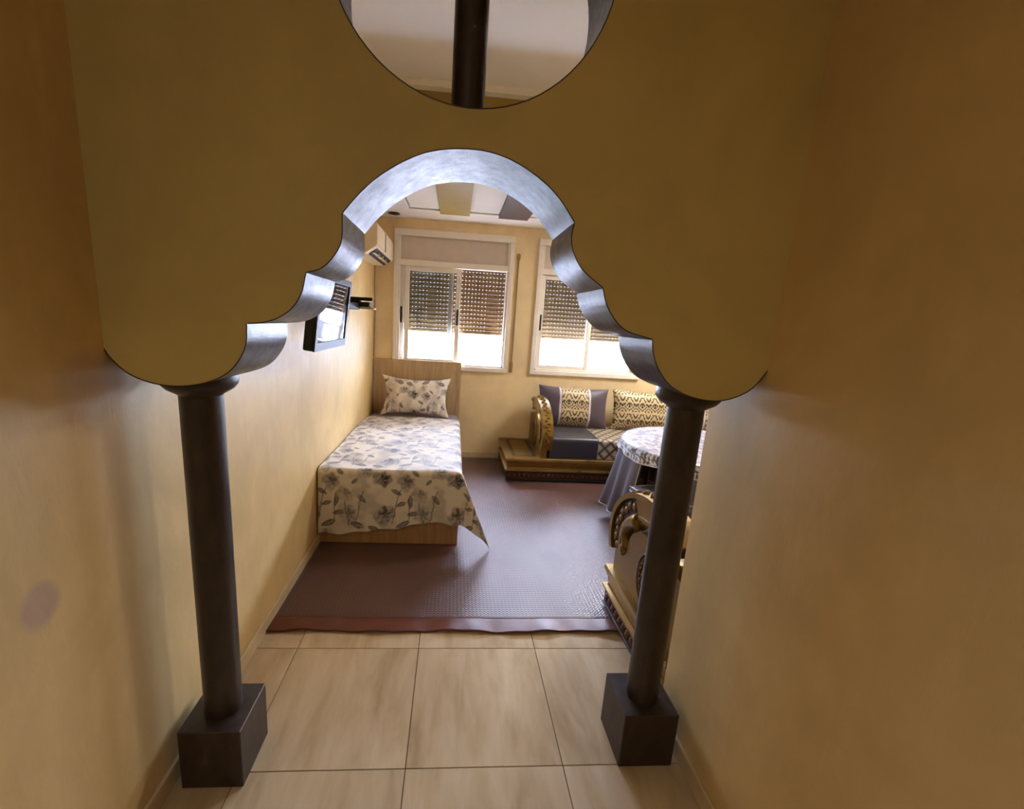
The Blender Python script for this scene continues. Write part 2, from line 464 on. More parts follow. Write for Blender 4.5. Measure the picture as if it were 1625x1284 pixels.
# room ceilings
hi = MB(); hi.box(XL, XE, 1.45, 2.73, 2.92, 3.0); struct(hi.build('ceiling_high', M_ceilwhite))
dp = MB(); dp.box(XL, XE, 2.71, 2.77, 2.69, 2.95); o = struct(dp.build('trim_ceiling_step', M_ceilochre))
lp = MB(); lp.box(XL, XE, 2.66, 2.71, 2.885, 2.92); struct(lp.build('trim_ceiling_cornice', M_ceilwhite))
ce = MB()
ce.box(XL, XE, 4.59, YB, 2.69, 2.75); ce.box(XL, -.5, 2.77, 4.59, 2.69, 2.75); ce.box(-.5, XE, 2.77, 3.0, 2.69, 2.75)
ce.box(XL, XE, 2.77, YB, 2.77, 2.85)
ceil = struct(ce.build('ceiling', M_ceilwhite))
kinds = ['w', 'o', 'w', 'b']; x = -.49
for i in range(14):
    kd = kinds[i % 4]; x1 = min(x+.295, XE-.02)
    if kd == 'w': MB().box(x+.002, x1-.002, 3.01, 4.575, 2.70, 2.72).build('ceiling_panel', M_ceilwhite, ceil)
    else: MB().box(x, x1, 3.0, 4.62, 2.667, 2.70, .002).build('ceiling_panel', M_ceilochre if kd == 'o' else M_ceilbrown, ceil)
    x += .295
    if x > XE-.1: break
t = MB(); t.lathe([(.062, -.006), (.062, 0), (.045, 0), (.045, -.004), (.05, -.006)], (-.683, 4.83, 2.688), 24, caps=False)
sp_ = empty('ceiling_spotlight', (0, 0, 0)); tag(sp_, 'unlit round recessed spotlight in the white ceiling above the left window corner', 'spotlight')
t.build('trim_ring', plain('chrome_ring', srgb(90, 84, 78), .3, .6), sp_, smooth=True)
MB().lathe([(.044, 0), (.03, .004), (.01, .005)], (-.683, 4.83, 2.683), 20).build('lens', M_black, sp_, smooth=True)

# floor slab (grout bed) and tiles
fl = shell('floor', (XL, XR, -3.0, 1.5, -.1, -.004), (XL, XE, 1.5, YB, -.1, -.004), m=M_grout)
TS, TX, TY = .5973, -.708, 1.3106
tile_cache = {}
def tile(x0, x1, y0, y1):
    key = (round(x1-x0, 3), round(y1-y0, 3))
    if key not in tile_cache:
        bb = MB(); w, h = key; bb.box(-w/2+.0016, w/2-.0016, -h/2+.0016, h/2-.0016, -.008, 0, .0008)
        me = bpy.data.meshes.new('floor_tile'); bb.b.to_mesh(me); bb.b.free(); me.materials.append(M_tile); tile_cache[key] = me
    o = bpy.data.objects.new('floor_tile', tile_cache[key]); COL.objects.link(o)
    o.location = ((x0+x1)/2, (y0+y1)/2, 0); o.parent = fl
for i in range(-1, 8):
    for j in range(-6, 7):
        x0, x1, y0, y1 = TX+i*TS, TX+(i+1)*TS, TY+j*TS, TY+(j+1)*TS
        y0, y1 = max(y0, -3), min(y1, YB); x0 = max(x0, XL)
        if y1-y0 < .03: continue
        lim = XR if y1 <= 1.51 else XE
        if y0 < 1.5 < y1 and x1 > XR-.2:   # tile row that crosses the arch line
            if x0 < XR-.01:   # cut round the wall end
                tile(x0, x1, y0, y1)
            else:
                if x0 < XE-.03: tile(x0, min(x1, XE), 1.5, y1)
            continue
        x1 = min(x1, lim)
        if x1-x0 < .03: continue
        tile(x0, x1, y0, y1)

# skirting
def skirt(name, *boxes):
    bb = MB()
    for q in boxes: bb.box(*q, bev=.002)
    return struct(bb.build(name, M_skirt))
skirt('baseboard_left', (XL, XL+.012, -3.0, YB, 0, .075))
skirt('baseboard_back', (.10, .585, YB-.012, YB, 0, .075))
skirt('baseboard_right', (XR-.012, XR, -3.0, 1.5, 0, .075), (XR-.012, XR+.04, 1.5, 1.512, 0, .075))

# ------------------------------------------------------------------ windows
def window(idx, X0, X1, style):
    wr = MB(); y0 = YB-.025
    fw_ = .05
    wr.box(X0, X1, y0, YB+.08, WZ1-fw_-.02, WZ1, .004); wr.box(X0, X1, y0, YB+.08, WZ0, WZ0+fw_, .004)
    wr.box(X0, X0+fw_, y0, YB+.08, WZ0+fw_, WZ1-fw_-.02, .004); wr.box(X1-fw_, X1, y0, YB+.08, WZ0+fw_, WZ1-fw_-.02, .004)
    # inner lip of the frame and transom
    wr.box(X0+fw_, X0+fw_+.022, y0+.015, YB+.06, WZ0+fw_, WZ1-.07, .003); wr.box(X1-fw_-.022, X1-fw_, y0+.015, YB+.06, WZ0+fw_, WZ1-.07, .003)
    wr.box(X0+fw_, X1-fw_, y0+.015, YB+.06, WZ0+fw_-.01, WZ0+fw_+.02, .003)
    wr.box(X0+fw_, X1-fw_, y0+.008, YB+.07, 2.20, 2.262, .004)
    win = struct(wr.build('window_%d' % idx, M_white))
    MB().box(X0+fw_+.02, X1-fw_-.02, YB+.012, YB+.03, 2.262, WZ1-.07, .002).build('roller_box_panel', plain('beige_roller_box', srgb(196, 182, 168), .6, var=.02), win)
    def sash(xa, xb, ya):
        s = MB(); za, zb, w = WZ0+fw_+.015, 2.20, .05
        s.box(xa, xa+w, ya, ya+.03, za, zb, .004); s.box(xb-w, xb, ya, ya+.03, za, zb, .004)
        s.box(xa+w, xb-w, ya, ya+.03, zb-.05, zb, .004); s.box(xa+w, xb-w, ya, ya+.03, za, za+.05, .004)
        so = s.build('sash', M_white, win)
        MB().box(xa+w-.005, xb-w+.005, ya+.012, ya+.016, za+.045, zb-.045).build('pane', M_glass, so)
        return so
    iL, iR = X0+fw_+.012, X1-fw_-.012
    mid = (iL+iR)/2
    def handle(so, x, ya):
        h = MB(); h.box(x-.011, x+.011, ya-.012, ya+.002, 1.575, 1.755, .004); h.box(x-.006, x+.006, ya-.018, ya-.01, 1.60, 1.73, .003)
        h.build('handle', M_black, so)
    if style == 1:
        s1 = sash(iL, mid+.0, YB+.055); s2 = sash(iL+.062, mid+.085, YB+.012)
        handle(s1, iL+.022, YB+.055-.0); handle(s2, mid+.06, YB+.012)
    else:
        s1 = sash(iL, mid+.03, YB+.012); s2 = sash(mid-.02, iR, YB+.055)
        handle(s1, iL+.022, YB+.012)
    # perforated roller shutter, slat by slat
    y = YB+.14; pitch = .0468; nh = 30; wd = (X1-X0)-.12; xa = X0+.06
    V = []; Fc = []
    hole_w, zlo, zhi = .0054, .0215, .0262
    st = wd/nh; zz = [0.0015, zlo, zhi, pitch-.0015]
    def quad(x0, x1, z0, z1):
        k = len(V)
        V.extend([(x0, 0, z0), (x1, 0, z0), (x1, 0, z1), (x0, 0, z1)]); Fc.append((k, k+1, k+2, k+3))
    quad(0, wd, zz[0], zz[1]); quad(0, wd, zz[2], zz[3])
    for k in range(nh+1):
        x0 = 0 if k == 0 else (k-.5)*st+hole_w/2; x1 = wd if k == nh else (k+.5)*st-hole_w/2
        quad(x0, x1, zlo, zhi)
    V = [(v[0], v[1]-.006*math.sin(PI*v[2]/pitch), v[2]) for v in V]
    quad(0, wd, pitch-.0015, pitch+.004)
    me = mesh('shutter_slat', V, Fc); me.materials.append(M_shutter)
    nsl = 16
    for k in range(nsl):
        o = bpy.data.objects.new('shutter_slat', me); COL.objects.link(o); o.location = (xa, y, 1.505+k*pitch); o.parent = win
    MB().box(xa, xa+wd, y-.008, y+.008, 1.485, 1.508, .002).build('shutter_bottom_bar', M_shutter, win)
    g = MB(); g.box(X0+.03, X0+.065, y-.02, y+.02, WZ0+.03, 2.3); g.box(X1-.065, X1-.03, y-.02, y+.02, WZ0+.03, 2.3)
    g.build('shutter_guides', M_white, win)
    MB().box(X0+.03, X1-.03, YB+.08, YB+.22, 2.22, 2.5).build('roller_box', M_white, win)
    MB().box(X0+.03, X1-.03, YB+.02, YB+.26, WZ0+.0, WZ0+.034, .004).build('window_sill', M_white, win)
    return win
win1 = window(1, *W1, 1); window(2, *W2, 2)
s = MB(); s.box(.672, .690, YB-.012, YB-.009, 1.10, 2.36); s.build('shutter_strap', M_strap, win1)
s = MB(); s.box(.662, .70, YB-.022, YB, 2.34, 2.40, .004); s.box(.662, .70, YB-.016, YB, 1.07, 1.19, .006); s.build('strap_guide', M_strap, win1)

# ------------------------------------------------------------------ outside: street, facade and balcony rail across the way
fc = empty('apartment_building', (0, 0, 0)); tag(fc, 'overexposed white building across the street seen under the shutters', 'building')
q = MB(); q.prism(rect(-16, 18, -6, .55), 'XZ', 15.5, 16); q.build('wall', M_facade, fc)
MB().box(-16, 18, 14.2, 15.5, -.62, -.45).build('balcony_slab', M_facade, fc)
for px in (-.78, 1.22, 2.95, 4.95): MB().box(px-.13, px+.13, 14.45, 14.65, -.45, 2.6, .01).build('post', M_post, fc)
rl = MB(); rl.tube([(-2.3, 14.3, .5), (8, 14.3, .5)], .035, 8); rl.tube([(-2.3, 14.3, -.35), (8, 14.3, -.35)], .03, 8)
rl.build('handrail', M_rail, fc)
balu = MB(); balu.lathe([(.02, -.35), (.035, -.2), (.05, -.05), (.025, .15), (.03, .35), (.02, .5)], (0, 0, 0), 8)
bme = bpy.data.meshes.new('baluster'); balu.b.to_mesh(bme); balu.b.free(); bme.materials.append(M_rail)
for k in range(66):
    o = bpy.data.objects.new('baluster', bme); COL.objects.link(o); o.parent = fc; o.location = (-1.15+k*.12, 14.3, 0)
struct(MB().box(-25, 25, 6.5, 30, -6.2, -6).build('street', M_street))

# ------------------------------------------------------------------ columns
def column(name, cx, cy, x0, x1, y0, y1, ztop, label):
    r = empty(name, (0, 0, 0)); tag(r, label, 'column', 'columns carrying the scalloped arch')
    MB().box(x0, x1, y0, y1, 0, .232, .003).build('base_block', M_shaft, r)
    R = .060
    MB().lathe([(R, .232), (R, ztop-.055)], (cx, cy, 0), 40).build('shaft', M_shaft, r, angle=.6)
    MB().lathe([(R, ztop-.056), (R+.004, ztop-.052), (R+.03, ztop-.036), (R+.042, ztop-.022), (R+.045, ztop-.008), (R+.043, ztop+.012)], (cx, cy, 0), 40).build('capital', M_shaft, r, angle=.6)
    return r
column('arch_column', -.770, 1.362, -.872, -.666, 1.258, 1.462, 1.432, 'dark bronze round column on a square block, left side of the arch near the wall with the television')
column('arch_column', .806, 1.400, .700, .912, 1.300, 1.505, 1.452, 'dark bronze round column on a square block, right side of the arch in front of the gilded sofa arm')
r = empty('opening_column'); tag(r, 'short dark round post standing in the round opening above the arch', 'column')
MB().lathe([(.047, 2.19), (.047, 2.885)], (.009, 1.365, 0), 36).build('shaft', M_shaft, r, angle=.6)
MB().lathe([(.054, 2.172), (.054, 2.186), (.050, 2.192), (.047, 2.194)], (.009, 1.365, 0), 36).build('foot', M_shaft, r, angle=.6)

# ------------------------------------------------------------------ woven mat
def carpet_xy(x0, x1, y0, y1, nx, ny, z, wav):
    def fn(U, V):
        X = x0+(x1-x0)*U; Y = y0+(y1-y0)*V
        e = np.exp(-((Y-y0)/.10)**2)
        Y = Y+e*.006*np.sin(X*9+1.3)*wav
        Z = z+e*(.004+.004*np.sin(X*15)+.003*np.sin(X*34+1))*wav + .0012*np.sin(X*4+Y*2)
        return X, Y, Z
    return fn
YF = 2.015
ca = grid_sheet('woven_mat', 220, 120, carpet_xy(XL+.012, 3.2, YF+.10, YB-.02, 220, 120, .006, .2), M_carpet, None, .006)
tag(ca, 'large maroon woven plastic mat covering the room floor from the tiles to the windows', 'mat')
grid_sheet('front_binding', 260, 14, carpet_xy(XL+.012, 1.25, YF, YF+.105, 260, 14, .0075, 1), M_carpetedge, ca, .007)

# ------------------------------------------------------------------ printed colour functions (numpy)
def smooth(a, b, x): t = np.clip((x-a)/(b-a), 0, 1); return t*t*(3-2*t)
def vnoise(x, y, seed=0):
    xi, yi = np.floor(x), np.floor(y); fx, fy = x-xi, y-yi
    h = lambda a, b: np.modf(np.abs(np.sin(a*127.1+b*311.7+seed*74.7)*43758.5453))[0]
    fx = fx*fx*(3-2*fx); fy = fy*fy*(3-2*fy)
    return (h(xi, yi)*(1-fx)+h(xi+1, yi)*fx)*(1-fy)+(h(xi, yi+1)*(1-fx)+h(xi+1, yi+1)*fx)*fy
CREAM = np.array(srgb(218, 208, 194)[:3]); INK = np.array(srgb(34, 28, 33)[:3]); MID = np.array(srgb(98, 88, 93)[:3])
def floral(x, y, P=.52, Q=.50, seed=1, dens=1):
    """grey watercolour flowers, leaves and stems on cream, repeating every P by Q metres"""
    x = x+.008*(vnoise(x*22, y*22, 3)-.5); y = y+.008*(vnoise(x*22, y*22, 9)-.5)
    u = np.mod(x, P); v = np.mod(y, Q)
    dark = np.zeros_like(u); mid = np.zeros_like(u)
    def wrap(du, L): return (du+L/2) % L-L/2
    flowers = [(.07, .38, .052, 5, .9, .3), (.24, .36, .050, 4, .7, .9), (.10, .13, .060, 5, .8, 2.0), (.36, .12, .055, 5, .55, 1.1), (.33, .27, .048, 6, .5, .5), (.47, .44, .042, 5, .6, 0), (.20, .47, .035, 5, .45, 2)]
    for cx, cy, R, n, inten, ph in flowers:
        dx, dy = wrap(u-cx, P), wrap(v-cy, Q); r = np.hypot(dx, dy); a = np.arctan2(dy, dx)
        R = R*1.28; rr = R*(1+.13*np.cos(n*a+ph)+.16*np.cos(2*a+ph*2)+.42*(vnoise(a*1.6+cx*40, r*14+cy*30, 11)-.5))
        body = 1-smooth(rr*.78, rr*1.08, r)
        tex = .45+.75*vnoise(a*3+ph, r*60, seed+cx*9)
        mid = np.maximum(mid, body*inten*tex)
        dark = np.maximum(dark, (1-smooth(R*.12, R*.62, np.hypot(dx-.3*R*np.cos(ph), dy-.2*R)+.016*np.cos(n*a+1)+.02*(vnoise(dx*90, dy*90, 5)-.5)))*inten)
    leaves = [(.17, .29, .045, .016, 2.6), (.205, .20, .040, .018, .3), (.27, .22, .05, .017, 1.5), (.29, .13, .048, .020, .15), (.22, .05, .055, .022, .4), (.45, .24, .045, .018, 2.3), (.42, .04, .05, .025, -.3), (.02, .02, .05, .024, -.4), (.40, .37, .03, .012, .8), (.30, .43, .035, .014, 2.5)]
    for cx, cy, L, w, an in leaves:
        dx, dy = wrap(u-cx, P), wrap(v-cy, Q); p = dx*math.cos(an)+dy*math.sin(an); q = -dx*math.sin(an)+dy*math.cos(an)
        e = np.abs(q)/(w*np.clip(1-(p/L)**2, 0.001, 1)); ins = (np.abs(p) < L)*(1-smooth(.75, 1.1, e))
        mid = np.maximum(mid, ins*(.5+.5*vnoise(p*70, q*70, seed))); dark = np.maximum(dark, ins*.75*smooth(.2, .9, e))
    stems = [((.20, .31), (.13, .02)), ((.27, .27), (.25, .06)), ((.46, .30), (.40, .04)), ((.33, .22), (.36, .04))]
    for (ax, ay), (bx, by) in stems:
        dx, dy = wrap(u-ax, P), wrap(v-ay, Q); ex, ey = bx-ax, by-ay; L2 = ex*ex+ey*ey
        tt = np.clip((dx*ex+dy*ey)/L2, 0, 1); d = np.hypot(dx-ex*tt+.006*np.sin(tt*6), dy-ey*tt)
        dark = np.maximum(dark, (1-smooth(.0018, .0042, d))*.85)
    wash = smooth(.45, .8, vnoise(x*9, y*9, seed+5)*.7+vnoise(x*30, y*30, 8)*.3)*.38
    m = np.clip(np.maximum(mid, wash), 0, 1)[..., None]*dens; d = np.clip(dark, 0, 1)[..., None]*dens
    c = CREAM*(1-m)+MID*m; c = c*(1-d)+INK*d
    return np.clip(c, 0, 1)

def damask(x, y, P=.20, Q=.24, seed=0):
    """mirrored scrolling brocade, cream gold on near black"""
    X = 2*np.pi*x/P; Y = 2*np.pi*y/Q
    g = np.cos(X)+np.cos(Y)
    f = np.sin(4.6*g+1.2*np.sin(2*Y))+.75*np.sin(3.2*np.cos(2*X)+5.5*np.cos(Y+.6))+.55*np.cos(3*X)*np.sin(4*Y+2*np.cos(X))+.30
    k = smooth(-.18, .12, f)[..., None]
    lo = np.array(srgb(58, 44, 32)[:3]); hi = np.array(srgb(196, 174, 130)[:3])
    return lo*(1-k)+hi*k

def diamonds(x, y, D=.118):
    a = x/D; bb = y/(D*1.05)
    p = np.abs(((a+bb)) % 1-.5)*2; q = np.abs(((a-bb)) % 1-.5)*2
    m = np.maximum(p, q)          # 1 at the lattice lines, 0 at the centre
    lo = np.array(srgb(58, 46, 40)[:3]); hi = np.array(srgb(198, 180, 150)[:3])
    k = 1-smooth(.70, .78, m)+0
    ring = (smooth(.42, .50, m)-smooth(.58, .66, m)); core = 1-smooth(.14, .2, m)
    k = np.clip(k-ring*.75-core*.6, 0, 1)[..., None]
    return lo*(1-k)+hi*k

# ------------------------------------------------------------------ bed
bed = empty('bed', (0, 0, 0)); tag(bed, 'single bed with plain oak laminate headboard in the corner under the left window', 'bed')
BX0, BX1, BY0 = XL+.006, .088, 2.92
MB().box(BX0, BX1+.008, YB-.05, YB-.015, .011, 1.158, .003).build('headboard', M_wood, bed)
MB().box(BX0, BX1, BY0, BY0+.025, .011, .36, .003).build('foot_board', wood_mat('oak_laminate_foot', srgb(140, 104, 66), srgb(184, 146, 102)), bed)
MB().box(BX1-.02, BX1, BY0+.025, YB-.05, .011, .36, .003).build('side_rail', M_wood, bed)
MB().box(BX0, BX0+.02, BY0+.025, YB-.05, .011, .36, .003).build('side_rail', M_wood, bed)
MB().box(BX0+.005, BX1-.004, BY0+.01, YB-.052, .34, .545, .04, 4).build('mattress', M_sheet, bed, smooth=True)
RF = .035
def drop(o):
    t_ = np.clip(o, 0, RF*PI/2); h = RF*np.sin(t_/RF); v = RF*(1-np.cos(t_/RF))+np.clip(o-RF*PI/2, 0, None)
    return h, v
S0, SE, T1 = BX0+.004, BX1+.40, 4.62
def cloth_uv(U, V):
    s = S0+(SE-S0)*U
    Lf = .475-.10*smooth(-.9, .02, s)+.008*np.sin(s*15)+.006*np.sin(s*31)
    Lf = np.where(s > BX1, .375+.05*smooth(BX1, BX1+.25, s), Lf)
    ty0 = BY0-Lf
    return s, ty0+(T1-ty0)*V
def spread(U, V):
    s, t = cloth_uv(U, V)
    oS = np.clip(s-(BX1-RF+.01), 0, None); oT = np.clip((BY0+RF-.01)-t, 0, None)
    hs, vs = drop(oS); ht, vt = drop(oT)
    both = (oS > 0) & (oT > 0)
    d = np.hypot(oS, oT); hd, vd = drop(d)
    ang = np.arctan2(oT, oS); fl = np.sin(2*ang)
    X = np.where(both, (BX1-RF+.01)+hd*np.cos(ang)+d*.45*fl*(1 - .25*np.sin(ang)), (BX1-RF+.01)+hs)
    X = np.where(oS > 0, X, s)
    Y = np.where(both, (BY0+RF-.01)-hd*np.sin(ang)-d*.05*fl, (BY0+RF-.01)-ht)
    Y = np.where(oT > 0, Y, t)
    Z = .572-np.where(both, vd*(1-.06*fl), np.maximum(vs, vt))
    fold = np.clip(np.where(both, d, oT)-.06, 0, .4)
    Y = Y-fold*.05*(1+np.sin(s*11+.6)*.7)-.008*(oT > 0)
    X = X+np.clip(oS-.05, 0, .4)*.05*(1+np.sin(t*9))*(~both)
    X = X+np.where(both, .02*np.sin(ang*9)*np.clip(d-.08, 0, 1), 0)
    Z = Z+.005*np.sin(s*7+t*5)*(oT == 0)*(oS == 0)+.004*vnoise(s*5, t*5, 2)
    Z = Z-.012*smooth(3.3, 4.7, t)
    Z = np.maximum(Z, .016)
    return X, Y, Z
def spread_col(U, V):
    s, t = cloth_uv(U, V); return floral(s+1.05, t+.02)
sp2 = grid_sheet('bedspread', 250, 400, spread, M_floral, None, .006, spread_col)
tag(sp2, 'cream bedspread printed with grey flowers draped over the bed down to the mat', 'bedspread')

def cushion(name, w, h, th, loc, rx, ry, rz, mat, colfn, n=110, sag=.07, mids=None, tilt=0):
    """pillow standing up: local x width, z height, y thickness; front and back joined"""
    u = np.linspace(-1, 1, n); Ug, Vg = np.meshgrid(u, u, indexing='ij')
    X = w/2*Ug*(1-sag*(1-Vg**2)); Z = h/2*Vg*(1-sag*1.4*(1-Ug**2))
    T = th/2*np.clip((1-np.abs(Ug)**3.2), 0, 1)**.55*np.clip((1-np.abs(Vg)**3.0), 0, 1)**.55
    T = T*(1+.10*(vnoise(Ug*3+2, Vg*3+2, 4)-.5))+.002
    co = np.concatenate([np.stack([X, -T, Z], -1).reshape(-1, 3), np.stack([X, T, Z], -1).reshape(-1, 3)])
    N = n*n; idx = np.arange(N).reshape(n, n)
    q1 = np.stack([idx[:-1, :-1], idx[1:, :-1], idx[1:, 1:], idx[:-1, 1:]], -1).reshape(-1, 4)
    q2 = q1[:, ::-1]+N
    edge = []
    ring = list(idx[:, 0])+list(idx[-1, 1:])+list(idx[-2::-1, -1])+list(idx[0, -2:0:-1])
    for i in range(len(ring)):
        a, b2 = ring[i], ring[(i+1) % len(ring)]; edge.append((b2, a, a+N, b2+N))
    q = np.concatenate([q1, q2, np.array(edge)])
    me = bpy.data.meshes.new(name); me.vertices.add(2*N); me.vertices.foreach_set('co', co.ravel())
    me.loops.add(len(q)*4); me.loops.foreach_set('vertex_index', q.ravel().astype(np.int32)); me.polygons.add(len(q))
    me.polygons.foreach_set('loop_start', np.arange(len(q))*4); me.update(calc_edges=True)
    me.polygons.foreach_set('use_smooth', np.ones(len(q), bool))
    C = colfn(X, Z).reshape(-1, 3); C = np.concatenate([C, C, ]); C = np.concatenate([C, np.ones((2*N, 1))], 1)
    at = me.color_attributes.new('Col', 'FLOAT_COLOR', 'POINT'); at.data.foreach_set('color', C.astype(np.float32).ravel())
    o = link(name, me, mat); o.location = loc; o.rotation_euler = (rx, ry, rz)
    return o
p = cushion('pillow', .78, .46, .18, (-.40, 4.795, .768), math.radians(-14), math.radians(1), 0, M_floral, lambda x, z: floral(x*1.15+.62, z*1.15+.37, dens=1), sag=.15)
tag(p, 'cream pillow with grey flower print leaning on the headboard', 'pillow')

# ------------------------------------------------------------------ gilded sofas
ZS = .27
def sofa(name, label, xp, xa, x1, yF, d, inlay, seatlen):
    """xp platform left, xa arm left face, x1 right end, yF front edge, d=+1 back towards +y, -1 back towards -y"""
    S = empty(name, (0, 0, 0)); tag(S, label, 'sofa')
    Y = lambda u: yF+d*u
    dep = .775 if d > 0 else .765
    def yb(bb, x0, x1_, u0, u1, z0, z1, bev=0): bb.box(x0, x1_, min(Y(u0), Y(u1)), max(Y(u0), Y(u1)), z0, z1, bev)
    # platform: mitred moulding profile swept round left and front
    prof = [(.035, .0125), (.035, .024), (.010, .026), (.010, .034), (.016, .036), (.016, .120), (.008, .124), (.0, .130), (.0, .145), (.022, .150), (.026, .16), (.020, .20), (.006, .235), (.0, .245), (.0, .262), (.004, .27)]
    def loft(name, pr, m):
        t = bmesh.new(); rows = []
        for o_, z in pr:
            rows.append([t.verts.new((xp+o_, Y(dep), z)), t.verts.new((xp+o_, Y(o_), z)), t.verts.new((x1, Y(o_), z))])
        for a, bq in zip(rows, rows[1:]):
            for k in range(2): t.faces.new((a[k], a[k+1], bq[k+1], bq[k]))
        bb = MB(); bb.add(t); o = bb.build(name, m, S); return o
    loft('base_moulding', prof[:4], M_golddark); loft('carved_frieze_ground', prof[3:7], M_golddark)
    loft('gold_bead', prof[6:10], M_goldbright); loft('cove_moulding', prof[9:13], M_gold); loft('top_edge', prof[12:], M_goldbright)
    tp = MB(); yb(tp, xp+.004, x1, .004, dep, .262, .27); tp.build('platform_top', M_gold, S)
    # carved frieze beads, one piece of scrollwork
    fz = MB(); k = 0; xx = xp+.05
    while xx < min(x1, xp+2.4):
        fz.ball((xx, Y(.016), .078), .024, (.95, .4, 1.1), 8); fz.ball((xx+.026, Y(.016), .056), .009, (1, .7, 1.2), 6); fz.ball((xx+.026, Y(.016), .100), .009, (1, .7, 1.2), 6)
        xx += .052
    uu = .05
    while uu < dep-.02:
        fz.ball((xp+.016, Y(uu), .078), .024, (.4, .95, 1.1), 8); fz.ball((xp+.016, Y(uu+.026), .056), .009, (.7, 1, 1.2), 6); fz.ball((xp+.016, Y(uu+.026), .100), .009, (.7, 1, 1.2), 6)
        uu += .052
    f = fz.build('carved_frieze', gold_mat('rusty_gold_carving', srgb(104, 66, 40), .45, .45), S, smooth=True); f['kind'] = 'stuff'
    # arm ------------------------------------------------------
    aw = .075; x0, x2 = xa, xa+aw
    cu, cz, ru, rz_ = .43, .50, .475, .335      # outer hoop ellipse in (u,z)
    def ell(a, k=1.0, kz=None): return (cu-ru*k*math.cos(a), cz+rz_*(kz or k)*math.sin(a))
    A0, A1 = math.radians(-22), math.radians(126)
    angs = np.linspace(A0, A1, 40)
    outer = [ell(a) for a in angs]; inner = [ell(a, .70, .66) for a in angs]
    ring = outer+inner[::-1]
    hb = MB(); hb.prism([(Y(u), z) for u, z in ring], 'YZ', x0+.006, x2+.012); hb.build('scroll_hoop', M_golddark, S)
    # rims on both faces
    def strip(kA, kzA, kB, kzB, xa_, xb_, name, m, a0=A0, a1=A1, n=40):
        an = np.linspace(a0, a1, n); P = [ell(a, kA, kzA) for a in an]+[ell(a, kB, kzB) for a in an][::-1]
        bb = MB(); bb.prism([(Y(u), z) for u, z in P], 'YZ', xa_, xb_); bb.build(name, m, S)
    strip(1.03, 1.03, .955, .95, x0-.012, x2+.024, 'hoop_rim', M_gold)
    strip(.73, .69, .68, .64, x0-.010, x2+.02, 'inner_rim', M_gold)
    strip(.955, .95, .72, .685, x0-.002, x0+.02, 'hoop_panel', M_gold, a0=math.radians(62))
    # black lacquer face at the front of the hoop with gilt leaves (left side)
    lf = MB()
    for i, a in enumerate(np.linspace(math.radians(-16), math.radians(56), 9)):
        u, z = ell(a, .83+.03*(i % 2), .82+.03*(i % 2)); lf.ball((x0+.003, Y(u), z), .026, (.35, 1.0, .85), 8)
        u, z = ell(a+.07, .90, .89); lf.ball((x0+.003, Y(u), z), .012, (.5, 1, 1), 6)
    o = lf.build('gilt_leaves', M_goldcarve, S, smooth=True); o['kind'] = 'stuff'
    # front roll of the hoop: carved outer face
    rf = MB()
    for k_, a in enumerate(np.linspace(math.radians(-20), math.radians(104), 26)):
        for xx_ in (x0+.030+.022*(k_ % 2),):
            u, z = ell(a, 1.03, 1.03); rf.ball((xx_, Y(u), z), .016, (1.2, .30, 1.2), 10)
    o = rf.build('carved_roll', M_gold, S, smooth=True); o['kind'] = 'stuff'
    # curl under the hoop ending in a ball
    cp = [ell(a, .66, .60) for a in np.linspace(math.radians(60), math.radians(8), 10)]+[(.150, .475), (.140, .455)]
    mb = MB(); mb.tube([(x0+.018, Y(u), z) for u, z in cp], list(np.linspace(.045, .030, len(cp))), 12)
    mb.ball((x0+.016, Y(.135), .447), .034, (1, 1, 1.15), 14)
    mb.build('scroll_curl', M_gold, S, smooth=True)
    # side panel with stepped front and domed top
    pan = [(.035, .27), (.035, .405), (.075, .42), (.10, .405), (.135, .40), (.17, .43), (.185, .475)]
    pan += [(.43-.24*math.cos(a), .50+.155*math.sin(a)) for a in np.linspace(math.radians(8), math.radians(90), 12)]
    pan += [(.62, .64), (dep-.005, .60), (dep-.005, .27)]
    pb = MB(); pb.prism([(Y(u), z) for u, z in pan], 'YZ', x0+.004, x2-.006); pb.build('arm_panel', M_gold, S)
    # oval carved medallion
    mc = (.44, .44); md = MB()
    for k_, rr_ in ((1.0, .009), (.84, .006)):
        md.tube([(x0+.002, Y(mc[0]+.10*k_*math.cos(a)), mc[1]+.135*k_*math.sin(a)) for a in np.linspace(0, 2*PI, 33)[:-1]], rr_, 6, closed=True)
    for rad, num, rb in ((.72, 18, .011), (.46, 12, .012), (.22, 7, .012)):
        for kk in range(num):
            a = 2*PI*kk/num+rad; md.ball((x0+.002, Y(mc[0]+.10*rad*math.cos(a)), mc[1]+.135*rad*math.sin(a)), rb, (.7, 1, 1), 6)
    md.ball((x0+.002, Y(mc[0]), mc[1]), .016, (.8, 1, 1), 8)
    md.build('medallion', gold_mat('dark_gold_medallion', srgb(110, 80, 48), .5, .4), S, smooth=True)
    # inlaid border on the platform top
    if inlay:
        il = MB(); xa0, xa1 = xp+.085, xa-.055
        def dots(p0, p1, n):
            for i in range(n):
                f_ = i/(n-1); X_ = p0[0]+(p1[0]-p0[0])*f_; u_ = p0[1]+(p1[1]-p0[1])*f_
                yb(il, X_-.008, X_+.008, u_-.010, u_+.010, .268, .2715)
        dots((xa0, .10), (xa0, .70), 20); dots((xa0+.02, .10), (xa0+.02, .70), 20); dots((xa1, .10), (xa1, .70), 20); dots((xa1+.02, .10), (xa1+.02, .70), 20)
        dots((xa0+.03, .095), (xa1-.01, .095), 8); dots((xa0+.03, .70), (xa1-.01, .70), 8)
        il.build('inlay_border', M_golddark, S)
